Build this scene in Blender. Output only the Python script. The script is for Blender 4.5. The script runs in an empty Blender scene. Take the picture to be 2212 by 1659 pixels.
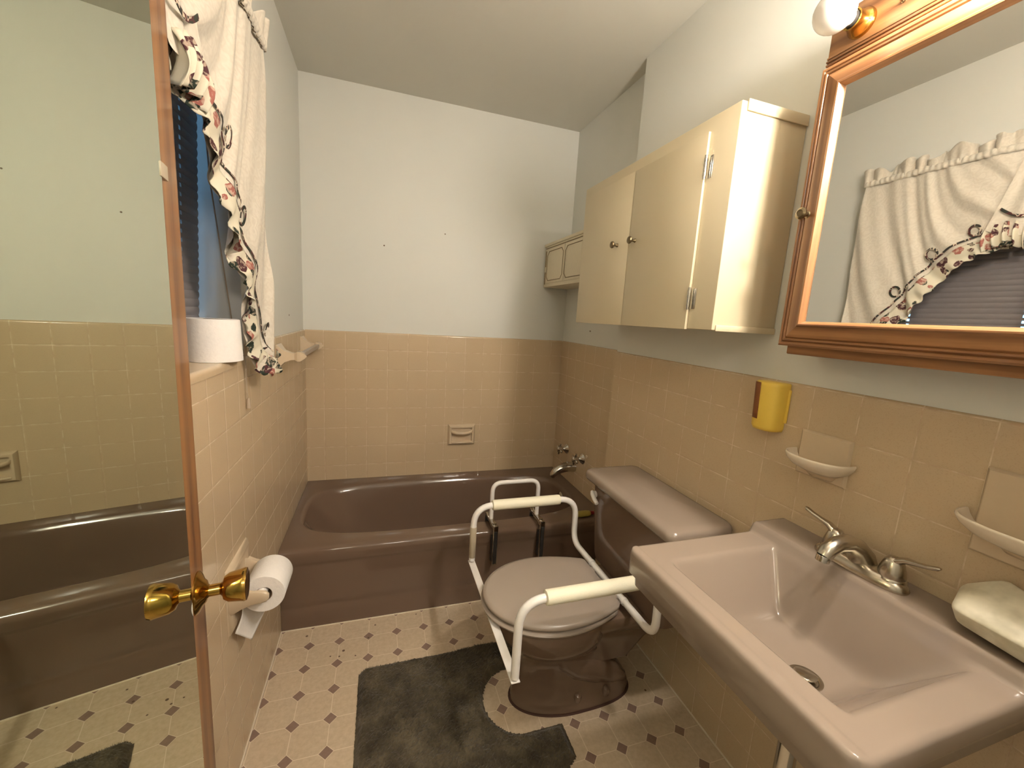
import bpy, bmesh, math, random
import numpy as np
from mathutils import Vector, Matrix
random.seed(7)
S = bpy.context.scene
C = S.collection
PI = math.pi

# ------------------------------------------------------------ camera, world, exposure
YAW, PITCH, ROLL = 0.3175, 0.1602, 0.0607
cy_, sy_, cp_, sp_ = math.cos(YAW), math.sin(YAW), math.cos(PITCH), math.sin(PITCH)
fw = Vector((sy_*cp_, cy_*cp_, -sp_)); rt0 = Vector((cy_, -sy_, 0)); up0 = rt0.cross(fw)
rt = rt0*math.cos(ROLL) + up0*math.sin(ROLL); up = -rt0*math.sin(ROLL) + up0*math.cos(ROLL)
cd = bpy.data.cameras.new('camera'); cam = bpy.data.objects.new('camera', cd); C.objects.link(cam)
cam.matrix_world = Matrix(((rt.x, up.x, -fw.x, 0.3692), (rt.y, up.y, -fw.y, -2.3516), (rt.z, up.z, -fw.z, 1.3086), (0, 0, 0, 1)))
cd.sensor_width = 36; cd.lens = 883.6/2212*36; cd.clip_start = 0.01
S.camera = cam
S.view_settings.view_transform = 'Standard'; S.view_settings.look = 'None'
S.view_settings.gamma = 1; S.view_settings.use_curve_mapping = False
S.view_settings.exposure = 1.86
w = bpy.data.worlds.new('dusk'); S.world = w; w.use_nodes = True
w.node_tree.nodes['Background'].inputs[0].default_value = (0.062, 0.175, 0.33, 1)
w.node_tree.nodes['Background'].inputs[1].default_value = 7.0
BULB_ON = 128.0
BULB_COL = (1.0, 0.92, 0.82, 1)
FILL_W, FILL_POS = 6.5, (0.55, -2.95, 2.05)
hl = bpy.data.lights.new('hall_fill', 'POINT'); hl.energy = FILL_W; hl.shadow_soft_size = .14; hl.color = (1.0, .90, .78)  # soft fill added behind the camera to brighten the room, no known fixture
ho = bpy.data.objects.new('hall_fill', hl); ho.location = FILL_POS; C.objects.link(ho)

W, H, T, RIM = 1.456, 2.3952, 1.1855, 0.360
W2, JOG, YF = 1.399, -0.714, -2.29

# ------------------------------------------------------------ node helpers
class NT:
    def __init__(s, name):
        s.m = bpy.data.materials.new(name); s.m.use_nodes = True
        s.n = s.m.node_tree.nodes; s.l = s.m.node_tree.links
        s.b = s.n['Principled BSDF']
    def node(s, t, **k):
        n = s.n.new(t)
        for a, v in k.items(): setattr(n, a, v)
        return n
    def put(s, sock, v):
        if hasattr(v, 'is_linked') or isinstance(v, bpy.types.NodeSocket): s.l.new(v, sock)
        elif isinstance(v, tuple) and len(v) == 3 and sock.type == 'RGBA': sock.default_value = (*v, 1)
        else: sock.default_value = v
    def math(s, op, a, b=None, c=None):
        n = s.node('ShaderNodeMath', operation=op)
        s.put(n.inputs[0], a)
        if b is not None: s.put(n.inputs[1], b)
        if c is not None: s.put(n.inputs[2], c)
        return n.outputs[0]
    def pos(s):
        if not hasattr(s, '_p'):
            g = s.node('ShaderNodeNewGeometry'); x = s.node('ShaderNodeSeparateXYZ'); s.l.new(g.outputs['Position'], x.inputs[0])
            s._p = (x.outputs[0], x.outputs[1], x.outputs[2]); s._g = g.outputs['Position']
        return s._p
    def vec(s, scale=(1, 1, 1)):
        s.pos(); m = s.node('ShaderNodeMapping'); m.inputs['Scale'].default_value = scale; s.l.new(s._g, m.inputs[0]); return m.outputs[0]
    def ovec(s, scale=(1, 1, 1)):
        t = s.node('ShaderNodeTexCoord'); m = s.node('ShaderNodeMapping'); m.inputs['Scale'].default_value = scale
        s.l.new(t.outputs['Object'], m.inputs[0]); return m.outputs[0]
    def noise(s, v, scale, detail=3, rough=.5, out=0):
        n = s.node('ShaderNodeTexNoise'); s.l.new(v, n.inputs['Vector']); n.inputs['Scale'].default_value = scale
        n.inputs['Detail'].default_value = detail; n.inputs['Roughness'].default_value = rough; return n.outputs[out]
    def ramp(s, f, stops):
        r = s.node('ShaderNodeValToRGB'); s.l.new(f, r.inputs[0]); e = r.color_ramp.elements
        while len(e) < len(stops): e.new(.5)
        for k, (p, c) in enumerate(stops): e[k].position = p; e[k].color = (*c, 1) if len(c) == 3 else c
        return r.outputs[0]
    def mix(s, f, a, b):
        m = s.node('ShaderNodeMix', data_type='RGBA'); s.put(m.inputs[0], f)
        s.put(m.inputs[6], a if not isinstance(a, tuple) else (*a[:3], 1)); s.put(m.inputs[7], b if not isinstance(b, tuple) else (*b[:3], 1))
        return m.outputs[2]
    def bump(s, h, strength=.3, dist=.01):
        b = s.node('ShaderNodeBump'); b.inputs['Strength'].default_value = strength; b.inputs['Distance'].default_value = dist
        s.l.new(h, b.inputs['Height']); s.l.new(b.outputs[0], s.b.inputs['Normal'])
    def col(s, c): s.put(s.b.inputs['Base Color'], c if not isinstance(c, tuple) else (*c[:3], 1)); return s
    def set(s, **k):
        for a, v in k.items(): s.put(s.b.inputs[a.replace('_', ' ')], v)
        return s

def plain(name, c, rough=.5, metal=0, coat=0, var=.04, bump=0, scale=60):
    t = NT(name); n = t.noise(t.vec(), scale, 3)
    t.col(t.mix(n, tuple(x*(1-var) for x in c), tuple(min(1, x*(1+var)) for x in c)))
    t.set(Roughness=rough, Metallic=metal)
    if coat: t.b.inputs['Coat Weight'].default_value = coat; t.b.inputs['Coat Roughness'].default_value = .06
    if bump: t.bump(n, bump, .002)
    return t.m

def line_mask(t, coord, off, pitch, half):
    f = t.math('FRACT', t.math('DIVIDE', t.math('SUBTRACT', coord, off), pitch))
    d = t.math('MINIMUM', f, t.math('SUBTRACT', 1.0, f))
    return t.math('LESS_THAN', d, half/pitch), d

TILE = (0.56, 0.43, 0.28); GROUT = (0.66, 0.54, 0.38)
def tile_mat(name, axis, off, z0, col=TILE):
    t = NT(name); p = t.pos()
    mh, dh = line_mask(t, p[axis], off, .108, .0011); mv, dv = line_mask(t, p[2], z0, .108, .0013)
    ng = t.math('LESS_THAN', p[2], z0+.02)   # the cap course has vertical joints only
    m = t.math('MAXIMUM', mh, mv)
    n = t.noise(t.vec(), 420, 2, .6); n2 = t.noise(t.vec(), 6, 2)
    c = t.mix(t.math('MULTIPLY', n2, .5), tuple(x*.95 for x in col), tuple(x*1.06 for x in col))
    sp = t.ramp(n, [(.36, (0, 0, 0)), (.44, (1, 1, 1))])
    c = t.mix(sp, t.mix(.82, (0.30, 0.2, .12), c), c)
    gn = t.noise(t.vec(), 30, 3); grt = t.mix(t.ramp(gn, [(.4, (0, 0, 0)), (.6, (1, 1, 1))]), (0.50, .36, .23), GROUT)
    t.col(t.mix(m, c, grt)); t.set(Roughness=t.math('ADD', .12, t.math('MULTIPLY', m, .5)), IOR=1.5)
    wob = t.noise(t.vec(), 9, 1)
    e = t.math('MULTIPLY', t.math('MINIMUM', t.math('MINIMUM', dh, dv), .05), 20.0)
    t.bump(t.math('ADD', e, t.math('MULTIPLY', wob, .35)), .35, .0012)
    return t.m

def paint(name, c, marks=()):
    t = NT(name); n = t.noise(t.vec(), 3, 3); f = t.noise(t.vec(), 150, 3)
    col = t.mix(n, tuple(x*.97 for x in c), tuple(min(1, x*1.02) for x in c))
    p = t.pos()
    for (ax, a, z, r, ry) in marks:
        d = t.math('SQRT', t.math('ADD', t.math('POWER', t.math('DIVIDE', t.math('SUBTRACT', p[ax], a), r), 2.0), t.math('POWER', t.math('DIVIDE', t.math('SUBTRACT', p[2], z), ry), 2.0)))
        col = t.mix(t.math('LESS_THAN', d, 1.0), col, (0.16, .11, .07))
    t.col(col); t.set(Roughness=.55); t.bump(f, .12, .001)
    return t.m

def wood(name, dark, light, axis=2, scale=1.0, rough=.35):
    t = NT(name); sc = [9, 9, 9]; sc[axis] = .9
    v = t.vec(tuple(x*scale for x in sc))
    n = t.noise(v, 3.2, 5, .62); sc2 = [160, 160, 160]; sc2[axis] = 5
    g = t.noise(t.vec(tuple(sc2)), 1.0, 3)
    wv = t.node('ShaderNodeTexWave', wave_type='RINGS'); t.l.new(v, wv.inputs[0]); wv.inputs['Scale'].default_value = 1.1; wv.inputs['Distortion'].default_value = 5; wv.inputs['Detail'].default_value = 3
    f = t.math('ADD', t.math('MULTIPLY', n, .5), t.math('ADD', t.math('MULTIPLY', g, .3), t.math('MULTIPLY', wv.outputs[1], .2)))
    t.col(t.ramp(f, [(.3, dark), (.5, tuple((a+b)/2 for a, b in zip(dark, light))), (.68, light)]))
    t.set(Roughness=rough); t.b.inputs['Coat Weight'].default_value = .3; t.b.inputs['Coat Roughness'].default_value = .15
    t.bump(g, .15, .0008)
    return t.m

M = {}
M['wall'] = paint('wall_paint', (0.66, 0.655, 0.60), marks=[(0, .387, 1.645, .004, .004), (0, .706, 1.74, .0035, .0035), (1, -.332, 1.262, .009, .004)])
M['ceiling'] = paint('ceiling_paint', (0.62, 0.60, 0.53))
M['tile_back'] = tile_mat('tile_back', 0, .088, 1.0893)
M['tile_left'] = tile_mat('tile_left', 1, -1.177, 1.0893)
M['tile_right'] = tile_mat('tile_right', 1, -1.412, 1.073)
M['tile_alcove'] = tile_mat('tile_alcove', 1, -.1, 1.0893)
M['tile_plain'] = plain('tile_plain', TILE, .18, var=.05)
M['ceramic'] = plain('ceramic_beige', (0.60, 0.475, 0.33), .12, var=.04)
M['ceramic_pale'] = plain('ceramic_pale', (0.74, 0.64, 0.50), .12, var=.03)
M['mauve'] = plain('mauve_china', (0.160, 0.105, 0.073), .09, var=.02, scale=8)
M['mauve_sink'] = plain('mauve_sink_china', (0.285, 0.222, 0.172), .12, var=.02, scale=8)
M['mauve_seat'] = plain('mauve_seat_plastic', (0.34, 0.28, 0.23), .28, var=.02, scale=8)
M['white_pipe'] = plain('white_enamel', (0.78, 0.74, 0.70), .3)
M['foam'] = plain('ivory_foam', (0.80, 0.75, 0.58), .6, bump=.2, scale=300)
M['chrome'] = plain('chrome', (0.55, 0.52, 0.47), .16, 1.0)
M['nickel'] = plain('brushed_nickel', (0.50, 0.45, 0.37), .24, 1.0)
M['dark'] = plain('black_rubber', (0.02, 0.018, 0.016), .5)
M['brass'] = plain('polished_brass', (0.52, 0.32, 0.08), .13, 1.0)
M['brass_old'] = plain('aged_brass', (0.22, 0.17, 0.10), .3, 1.0)
M['cream'] = plain('cream_cabinet_paint', (0.62, 0.53, 0.36), .38, var=.04, scale=5)
M['cream_dark'] = plain('groove_dark', (0.22, 0.16, 0.08), .7)  # raised dark strips stand in for the recessed grooves and slots
M['cream_small'] = plain('pale_cabinet_paint', (0.70, 0.62, 0.46), .45)
M['paper'] = plain('tissue_paper', (0.84, 0.80, 0.76), .9, bump=.4, scale=120)
M['card'] = plain('cardboard', (0.42, 0.31, 0.2), .9)
M['yellow'] = plain('yellow_plastic', (0.78, 0.54, 0.08), .4)
M['brown'] = plain('brown_plastic', (0.22, 0.075, 0.02), .4)
M['old_yellow'] = plain('dull_yellow', (0.34, 0.26, 0.05), .5)
M['red'] = plain('red_plastic', (0.22, 0.01, 0.01), .4)
M['blind'] = plain('blind_slats', (0.23, 0.205, 0.205), .45)
M['cord'] = plain('cord', (0.40, 0.31, 0.22), .8)
M['grime'] = plain('dark_caulk', (0.06, 0.025, 0.015), .8)
M['tape'] = plain('tape', (0.42, 0.35, 0.25), .35)
M['glass_frost'] = NT('opal_glass').col((0.86, 0.82, 0.76)).set(Roughness=.12, Transmission_Weight=.25, Subsurface_Weight=.0).m
M['oak'] = wood('oak_vertical', (0.15, 0.060, 0.022), (0.42, 0.20, 0.078), 2)
M['oak_h'] = wood('oak_horizontal', (0.15, 0.060, 0.022), (0.42, 0.20, 0.078), 1)
M['door'] = wood('stained_door_wood', (0.16, 0.055, 0.018), (0.40, 0.175, 0.050), 2, .7, .45)
t = NT('door_mirror_glass'); t.col((0.74, 0.80, 0.66)).set(Metallic=1.0, Roughness=.012); M['mirror_green'] = t.m
t = NT('cabinet_mirror_glass'); t.col((0.80, 0.81, 0.79)).set(Metallic=1.0, Roughness=.01); M['mirror'] = t.m
t = NT('window_glass'); tr_ = t.node('ShaderNodeBsdfTransparent'); gl_ = t.node('ShaderNodeBsdfGlossy'); gl_.inputs['Roughness'].default_value = .02
fr_ = t.node('ShaderNodeFresnel'); mx_ = t.node('ShaderNodeMixShader'); t.l.new(fr_.outputs[0], mx_.inputs[0]); t.l.new(tr_.outputs[0], mx_.inputs[1]); t.l.new(gl_.outputs[0], mx_.inputs[2])
t.l.new(mx_.outputs[0], t.n['Material Output'].inputs[0]); M['glass'] = t.m
t = NT('lit_bulb'); t.col((1, 1, 1)); t.b.inputs['Emission Color'].default_value = BULB_COL; t.b.inputs['Emission Strength'].default_value = BULB_ON; M['bulb_on'] = t.m

# floor vinyl: cream octagons with brown diamonds
t = NT('vinyl_floor'); p = t.pos(); sF = .1094
u = t.math('SUBTRACT', t.math('FRACT', t.math('ADD', t.math('DIVIDE', t.math('SUBTRACT', p[0], .117), sF), .5)), .5)
v = t.math('SUBTRACT', t.math('FRACT', t.math('ADD', t.math('DIVIDE', t.math('SUBTRACT', p[1], -.7912), sF), .5)), .5)
au = t.math('ABSOLUTE', u); av = t.math('ABSOLUTE', v); s1 = t.math('ADD', au, av)
nz = t.noise(t.vec(), 70, 4, .6); n3 = t.noise(t.vec(), 5, 3)
cream = t.mix(t.ramp(nz, [(.3, (0, 0, 0)), (.7, (1, 1, 1))]), (0.52, 0.41, 0.285), (0.64, 0.52, 0.38))
cream = t.mix(t.math('MULTIPLY', n3, .35), cream, (0.46, .35, .22))
brn = t.mix(nz, (0.19, 0.12, 0.09), (0.30, 0.20, 0.155))
jt = t.math('LESS_THAN', t.math('MINIMUM', au, av), .010)
ring = t.math('LESS_THAN', t.math('ABSOLUTE', t.math('SUBTRACT', s1, .196)), .012)
c = t.mix(t.math('MAXIMUM', jt, ring), cream, (0.72, 0.61, 0.47))
c = t.mix(t.math('LESS_THAN', s1, .186), c, brn)
for (a, b, r) in [(.245, -.845, .005), (.335, -.80, .004), (.232, -.87, .0035), (.29, -.88, .003), (.20, -.862, .003), (.36, -.735, .0035), (.1, -.735, .0045), (.53, -.71, .003), (1.30, -1.29, .004)]:
    d = t.math('SQRT', t.math('ADD', t.math('POWER', t.math('SUBTRACT', p[0], a), 2.0), t.math('POWER', t.math('SUBTRACT', p[1], b), 2.0)))
    c = t.mix(t.math('LESS_THAN', d, r), c, (0.12, .07, .04))
t.col(c); t.set(Roughness=.38); t.bump(t.math('SUBTRACT', nz, t.math('MULTIPLY', jt, 1.0)), .12, .001); M['floor'] = t.m

# mat pile
t = NT('olive_pile'); n = t.noise(t.vec(), 14, 5, .65); n2 = t.noise(t.vec(), 260, 2)
c = t.ramp(n, [(.34, (0.035, 0.024, 0.011)), (.5, (0.075, .057, .030)), (.68, (0.15, .12, .07))])
t.col(t.mix(n2, t.mix(.55, (0.03, .02, .01), c), c)); t.set(Roughness=.95); t.b.inputs['Sheen Weight'].default_value = .2; M['pile'] = t.m

# curtain cloth with a tone on tone scroll
t = NT('curtain_damask'); nn = t.noise(t.vec(), 26, 2, .5)
sw = t.math('ABSOLUTE', t.math('SUBTRACT', t.math('FRACT', t.math('MULTIPLY', nn, 7.0)), .5))
fine = t.noise(t.vec(), 900, 2)
t.col(t.mix(t.math('MULTIPLY', sw, 1.6), (0.64, .585, .49), (0.56, .50, .41))); t.set(Roughness=.8)
t.b.inputs['Sheen Weight'].default_value = .2; t.bump(t.math('ADD', t.math('MULTIPLY', sw, .8), t.math('MULTIPLY', fine, .5)), .4, .0015); M['curtain'] = t.m
# floral print
def floral(name, sc, base):
    t = NT(name); v = t.vec()
    dist = t.noise(v, 30, 2, .5, 1)
    mixv = t.node('ShaderNodeVectorMath', operation='MULTIPLY_ADD'); t.l.new(dist, mixv.inputs[0]); mixv.inputs[1].default_value = (.03, .03, .03); t.l.new(v, mixv.inputs[2])
    vo = t.node('ShaderNodeTexVoronoi'); t.l.new(mixv.outputs[0], vo.inputs[0]); vo.inputs['Scale'].default_value = sc
    d = vo.outputs['Distance']; sep = t.node('ShaderNodeSeparateColor'); t.l.new(vo.outputs['Color'], sep.inputs[0])
    kind = t.ramp(sep.outputs[0], [(0, (0.012, .022, .012)), (.42, (0.012, .022, .012)), (.43, (0.06, .012, .016)), (.68, (0.06, .012, .016)), (.69, (0.33, .11, .085)), (1, (0.33, .11, .085))])
    kind.node.color_ramp.interpolation = 'CONSTANT'
    pet = t.noise(mixv.outputs[0], 110, 2)
    kind2 = t.mix(t.ramp(pet, [(.5, (0, 0, 0)), (.6, (.55, .55, .55))]), kind, (0.62, .5, .38))
    msk = t.math('MULTIPLY', t.math('LESS_THAN', d, .50), t.math('GREATER_THAN', sep.outputs[1], .14))
    t.col(t.mix(msk, base, kind2)); t.set(Roughness=.8); return t.m
M['floral'] = floral('floral_print', 31, (0.64, .59, .46))
t = NT('ribbon_print'); n = t.noise(t.vec(), 48, 1)
r_ = t.ramp(n, [(0, (0.025, .03, .02)), (.40, (0.025, .03, .02)), (.43, (0.08, .02, .02)), (.50, (0.08, .02, .02)), (.52, (0.6, .5, .38)), (.57, (0.6, .5, .38)), (.58, (.03, .025, .02))]); r_.node.color_ramp.interpolation = 'CONSTANT'
t.col(r_); t.set(Roughness=.8); M['ribbon'] = t.m

# ------------------------------------------------------------ mesh helpers
def link(name, me, mat=None, parent=None, smooth=True, angle=40):
    if isinstance(me, bmesh.types.BMesh):
        bmesh.ops.recalc_face_normals(me, faces=me.faces)
        m = bpy.data.meshes.new(name); me.to_mesh(m); me.free(); me = m
    o = bpy.data.objects.new(name, me); C.objects.link(o)
    if mat: me.materials.append(M[mat] if isinstance(mat, str) else mat)
    if smooth:
        me.polygons.foreach_set('use_smooth', [True]*len(me.polygons))
        try: me.set_sharp_from_angle(angle=math.radians(angle))
        except Exception: pass
    if parent:
        o.parent = parent
        o.matrix_parent_inverse = parent.matrix_world.inverted() if False else Matrix.Translation(-parent.location)
    return o
def thing(name, label, cat, loc=(0, 0, 0), group=None):
    o = bpy.data.objects.new(name, None); C.objects.link(o); o.location = loc; o.empty_display_size = .05
    tag(o, label, cat, group); return o
def tag(o, label, cat, group=None):
    o['label'] = label; o['category'] = cat
    if group: o['group'] = group
    return o
def struct(o): o['kind'] = 'structure'; return o
def lab(o, s): o['label'] = s; return o

def box(bm, a, b, bev=0, seg=2):
    x0, y0, z0 = [min(p, q) for p, q in zip(a, b)]; x1, y1, z1 = [max(p, q) for p, q in zip(a, b)]
    vs = [bm.verts.new(p) for p in [(x0, y0, z0), (x1, y0, z0), (x1, y1, z0), (x0, y1, z0), (x0, y0, z1), (x1, y0, z1), (x1, y1, z1), (x0, y1, z1)]]
    fs = [bm.faces.new([vs[i] for i in f]) for f in [(0, 3, 2, 1), (4, 5, 6, 7), (0, 1, 5, 4), (1, 2, 6, 5), (2, 3, 7, 6), (3, 0, 4, 7)]]
    if bev:
        es = list({e for f in fs for e in f.edges})
        bmesh.ops.bevel(bm, geom=es, offset=bev, segments=seg, profile=.5, affect='EDGES')
    return bm
def B(*boxes, bev=0, seg=2):
    bm = bmesh.new()
    for a, b in boxes: box(bm, a, b, bev, seg)
    return bm
def loft(bm, rings, cap0=True, cap1=True, closed=True):
    R = [[bm.verts.new(p) for p in r] for r in rings]; n = len(rings[0])
    for a, b in zip(R[:-1], R[1:]):
        for i in range(n if closed else n-1):
            j = (i+1) % n; bm.faces.new([a[i], a[j], b[j], b[i]])
    if cap0: bm.faces.new(R[0][::-1])
    if cap1: bm.faces.new(R[-1])
    return R
def frame_of(d):
    d = Vector(d).normalized(); a = Vector((0, 0, 1)) if abs(d.z) < .9 else Vector((1, 0, 0))
    u = d.cross(a).normalized(); return u, d.cross(u).normalized()
def tube(bm, pts, r, n=14, flat=1.0, rad=None):
    pts = [Vector(p) for p in pts]; rings = []; u = None
    for i, p in enumerate(pts):
        d = (pts[min(i+1, len(pts)-1)]-pts[max(i-1, 0)]).normalized()
        if u is None: u, v_ = frame_of(d)
        else:
            u = (u-d*u.dot(d)).normalized(); v_ = d.cross(u)
        rr = rad[i] if rad else r
        rings.append([p+u*math.cos(2*PI*k/n)*rr+v_*math.sin(2*PI*k/n)*rr*flat for k in range(n)])
    loft(bm, rings); return bm
def rounded(pts, r, seg=8):
    P = [Vector(p) for p in pts]; out = [P[0]]
    for i in range(1, len(P)-1):
        a, b, c = P[i-1], P[i], P[i+1]; d1 = (a-b); d2 = (c-b); rr = min(r[i] if isinstance(r, (list, tuple)) else r, d1.length*.49, d2.length*.49)
        s_, e_ = b+d1.normalized()*rr, b+d2.normalized()*rr
        for k in range(seg+1):
            q = k/seg; out.append((1-q)**2*s_+2*q*(1-q)*b+q*q*e_)
    out.append(P[-1]); return out
def lathe(bm, prof, o, axis, n=28):
    o = Vector(o); d = Vector(axis).normalized(); u, v_ = frame_of(d); rings = []
    for (r, h) in prof:
        r = max(r, 1e-4); rings.append([o+d*h+u*math.cos(2*PI*k/n)*r+v_*math.sin(2*PI*k/n)*r for k in range(n)])
    loft(bm, rings); return bm
def sellipse(cx, cy, a, b, n=64, p=2.0, z=0):
    out = []
    for k in range(n):
        t_ = 2*PI*k/n; c_, s_ = math.cos(t_), math.sin(t_)
        out.append((cx+a*math.copysign(abs(c_)**(2/p), c_), cy+b*math.copysign(abs(s_)**(2/p), s_), z))
    return out
def rrect(x0, y0, x1, y1, r, n=6):
    out = []
    for (cx, cy, a0) in [(x1-r, y1-r, 0), (x0+r, y1-r, 90), (x0+r, y0+r, 180), (x1-r, y0+r, 270)]:
        for k in range(n+1):
            a = math.radians(a0+90*k/n); out.append((cx+r*math.cos(a), cy+r*math.sin(a)))
    return out
def grid(bm, f, nu, nv):
    V = [[bm.verts.new(f(i/nu, j/nv)) for j in range(nv+1)] for i in range(nu+1)]
    for i in range(nu):
        for j in range(nv): bm.faces.new([V[i][j], V[i+1][j], V[i+1][j+1], V[i][j+1]])
    return V
def ss(x, a, b):
    q = min(1, max(0, (x-a)/(b-a))); return q*q*(3-2*q)
def solid(o, th, off=-1):
    m = o.modifiers.new('solid', 'SOLIDIFY'); m.thickness = th; m.offset = off; return o
def subs(o, l=1):
    m = o.modifiers.new('sub', 'SUBSURF'); m.levels = l; m.render_levels = l; return o

# ------------------------------------------------------------ room shell
XH0, XH1, YH = -.5, 1.9, -3.6
struct(link('floor', B(((-.35, YF-.0, -.1), (W+.12, .12, 0))), 'floor', smooth=False))
struct(link('ceiling', B(((-.35, YF-.12, H), (W+.12, .12, H+.1))), 'ceiling', smooth=False))
struct(link('wall_back', B(((-.12, .008, 0), (W+.12, .12, H))), 'wall', smooth=False))
# left wall with window opening
WY0, WY1, WZ0, WZ1 = -1.94, -.98, 1.147, 2.0
PX = -.008
struct(link('wall_left', B(((-.16, WY1, 0), (PX, .008, H)), ((-.16, YF, 0), (PX, WY0, H)), ((-.16, WY0, 0), (PX, WY1, WZ0-.01)), ((-.16, WY0, WZ1), (PX, WY1, H))), 'wall', smooth=False))
struct(link('wall_right', B(((W2+.006, YF, 0), (W+.12, JOG, H))), 'wall', smooth=False))
struct(link('wall_alcove', B(((W+.008, JOG, 0), (W+.12, .008, H))), 'wall', smooth=False))
DX0, DX1, DH = .12, .93, 2.06
struct(link('wall_front', B(((-.008, YF-.12, 0), (DX0, YF, H)), ((DX1, YF-.12, 0), (W2+.006, YF, H)), ((DX0, YF-.12, DH), (DX1, YF, H))), 'wall', smooth=False))
# hallway behind the doorway
struct(link('floor_hall', B(((XH0, YH, -.1), (XH1, YF, 0))), 'floor', smooth=False))
struct(link('ceiling_hall', B(((XH0, YH, H), (XH1, YF-.12, H+.1))), 'ceiling', smooth=False))
struct(link('wall_hall', B(((XH0, YH-.1, 0), (XH1, YH, H)), ((XH0-.1, YH-.1, 0), (XH0, YF, H)), ((XH1, YH-.1, 0), (XH1+.1, YF, H)), ((XH0, YF-.02, 0), (-.008, YF, H)), ((W2+.006, YF-.02, 0), (XH1, YF, H))), 'wall', smooth=False))
# doorway casing (mostly behind the camera)
struct(link('trim_1', B(((DX1, YF, 0), (DX1+.06, YF+.012, DH+.06)), ((DX0-.0, YF, DH), (DX1, YF+.012, DH+.06)), bev=.002), 'wall', smooth=False))

def wainscot(name, bm, mat):
    o = struct(link(name, bm, mat, smooth=True, angle=50)); return o
def slab_x(x0, x1, y0, y1, z0, z1, r=.009, side=1):
    """tile slab standing on a wall; side=+1 faces +x, -1 faces -x; bull-nosed top edge"""
    bm = bmesh.new(); pf = [(0, z0), (1, z0)]
    th = abs(x1-x0); prof = [(x0, z0), (x1, z0)]
    for k in range(7):
        a = math.radians(90*k/6); prof.append((x1-side*(r-r*math.cos(a)), z1-r+r*math.sin(a)))
    prof.append((x0, z1))
    loft(bm, [[(x, y0, z) for x, z in prof], [(x, y1, z) for x, z in prof]])
    return bm
def slab_y(x0, x1, z0, z1, r=.009):
    bm = bmesh.new(); prof = [(.008, z0), (0, z0)]
    for k in range(7):
        a = math.radians(90*k/6); prof.append((r-r*math.cos(a), z1-r+r*math.sin(a)))
    prof.append((.008, z1)) if r < .008 else prof.append((.0095, z1))
    loft(bm, [[(x0, y, z) for y, z in prof], [(x1, y, z) for y, z in prof]]); return bm
wainscot('trim_2', slab_y(0, W, 0, T, .008), 'tile_back')
def merge(*bms):
    m = bmesh.new()
    for b in bms:
        me = bpy.data.meshes.new('t'); b.to_mesh(me); m.from_mesh(me); bpy.data.meshes.remove(me); b.free()
    return m
wainscot('trim_3', merge(slab_x(-.008, 0, WY1, 0, 0, T, .007), slab_x(-.008, 0, YF, WY0, 0, T, .007), slab_x(-.008, 0, WY0, WY1, 0, 1.135, .001)), 'tile_left')
wainscot('trim_4', slab_x(W2+.008, W2, YF, JOG, 0, T, .007, -1), 'tile_right')
wainscot('trim_5', merge(slab_x(W+.008, W, JOG, 0, 0, T, .007, -1)), 'tile_alcove')
struct(link('trim_6', merge(slab_x(-.13, .003, WY0, WY1, 1.134, 1.155, .010)), 'tile_plain'))   # tiled window sill
struct(link('baseboard_left', B(((-.002, YF, 0), (.004, -.692, .006)), bev=.002), 'ceramic_pale'))
struct(link('baseboard_right', B(((W2-.004, YF, 0), (W2+.002, JOG, .006)), bev=.002), 'ceramic_pale'))

# ------------------------------------------------------------ window
win = bpy.data.objects.new('window_1', None); C.objects.link(win); win.location = (-.14, -1.46, 1.15); struct(win)
link('window_frame', B(((-.16, WY0, WZ0), (-.135, WY0+.04, WZ1)), ((-.16, WY1-.04, WZ0), (-.135, WY1, WZ1)), ((-.16, WY0, WZ1-.04), (-.135, WY1, WZ1)), ((-.16, WY0, WZ0), (-.135, WY1, WZ0+.03)), ((-.158, WY0, 1.56), (-.137, WY1, 1.585)), bev=.002), 'wall', win)
link('window_pane', B(((-.150, WY0+.03, WZ0+.02), (-.147, WY1-.03, WZ1-.03))), 'glass', win, smooth=False)

# mini blind
bl = thing('mini_blind', 'dark mini blind with closed horizontal slats inside the window recess', 'blind', (-.09, -1.46, 1.16))
bmB = bmesh.new(); BY0, BY1 = -1.92, -1.003
nsl = 37; holes = [-1.105, -1.46, -1.80]
for k in range(nsl):
    z = 1.172+k*.0213; xc = -.112+.034*(z-1.17)/.8
    ys = [BY0]
    for hh in sorted(holes): ys += [hh-.0045, hh+.0045]
    ys.append(BY1)
    prof = []
    for q in range(7):
        a = (q/6-.5); dx = a*.0016+.0042*(1-(2*a)**2); dz = -a*.0285
        prof.append((xc+dx, z+dz))
    for (ya, yb, solidseg) in [(ys[i], ys[i+1], i % 2 == 0) for i in range(len(ys)-1)]:
        for q in range(6):
            if not solidseg and q in (2, 3): continue
            a, b = prof[q], prof[q+1]
            bmB.faces.new([bmB.verts.new((a[0], ya, a[1])), bmB.verts.new((b[0], ya, b[1])), bmB.verts.new((b[0], yb, b[1])), bmB.verts.new((a[0], yb, a[1]))])
bmesh.ops.remove_doubles(bmB, verts=bmB.verts, dist=1e-5)
sl = link('slats', bmB, 'blind', bl, angle=80)
link('head_rail', B(((-.105, BY0, WZ1-.03), (-.065, BY1, WZ1)), bev=.002), 'blind', bl)
cb = bmesh.new(); tube(cb, [(-.066, -1.03, WZ1-.03), (-.05, -1.035, 1.6), (-.02, -1.025, 1.25), (.007, -1.022, 1.158), (.007, -1.02, 1.10), (.006, -1.016, 1.03)], .0011, 6)
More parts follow.
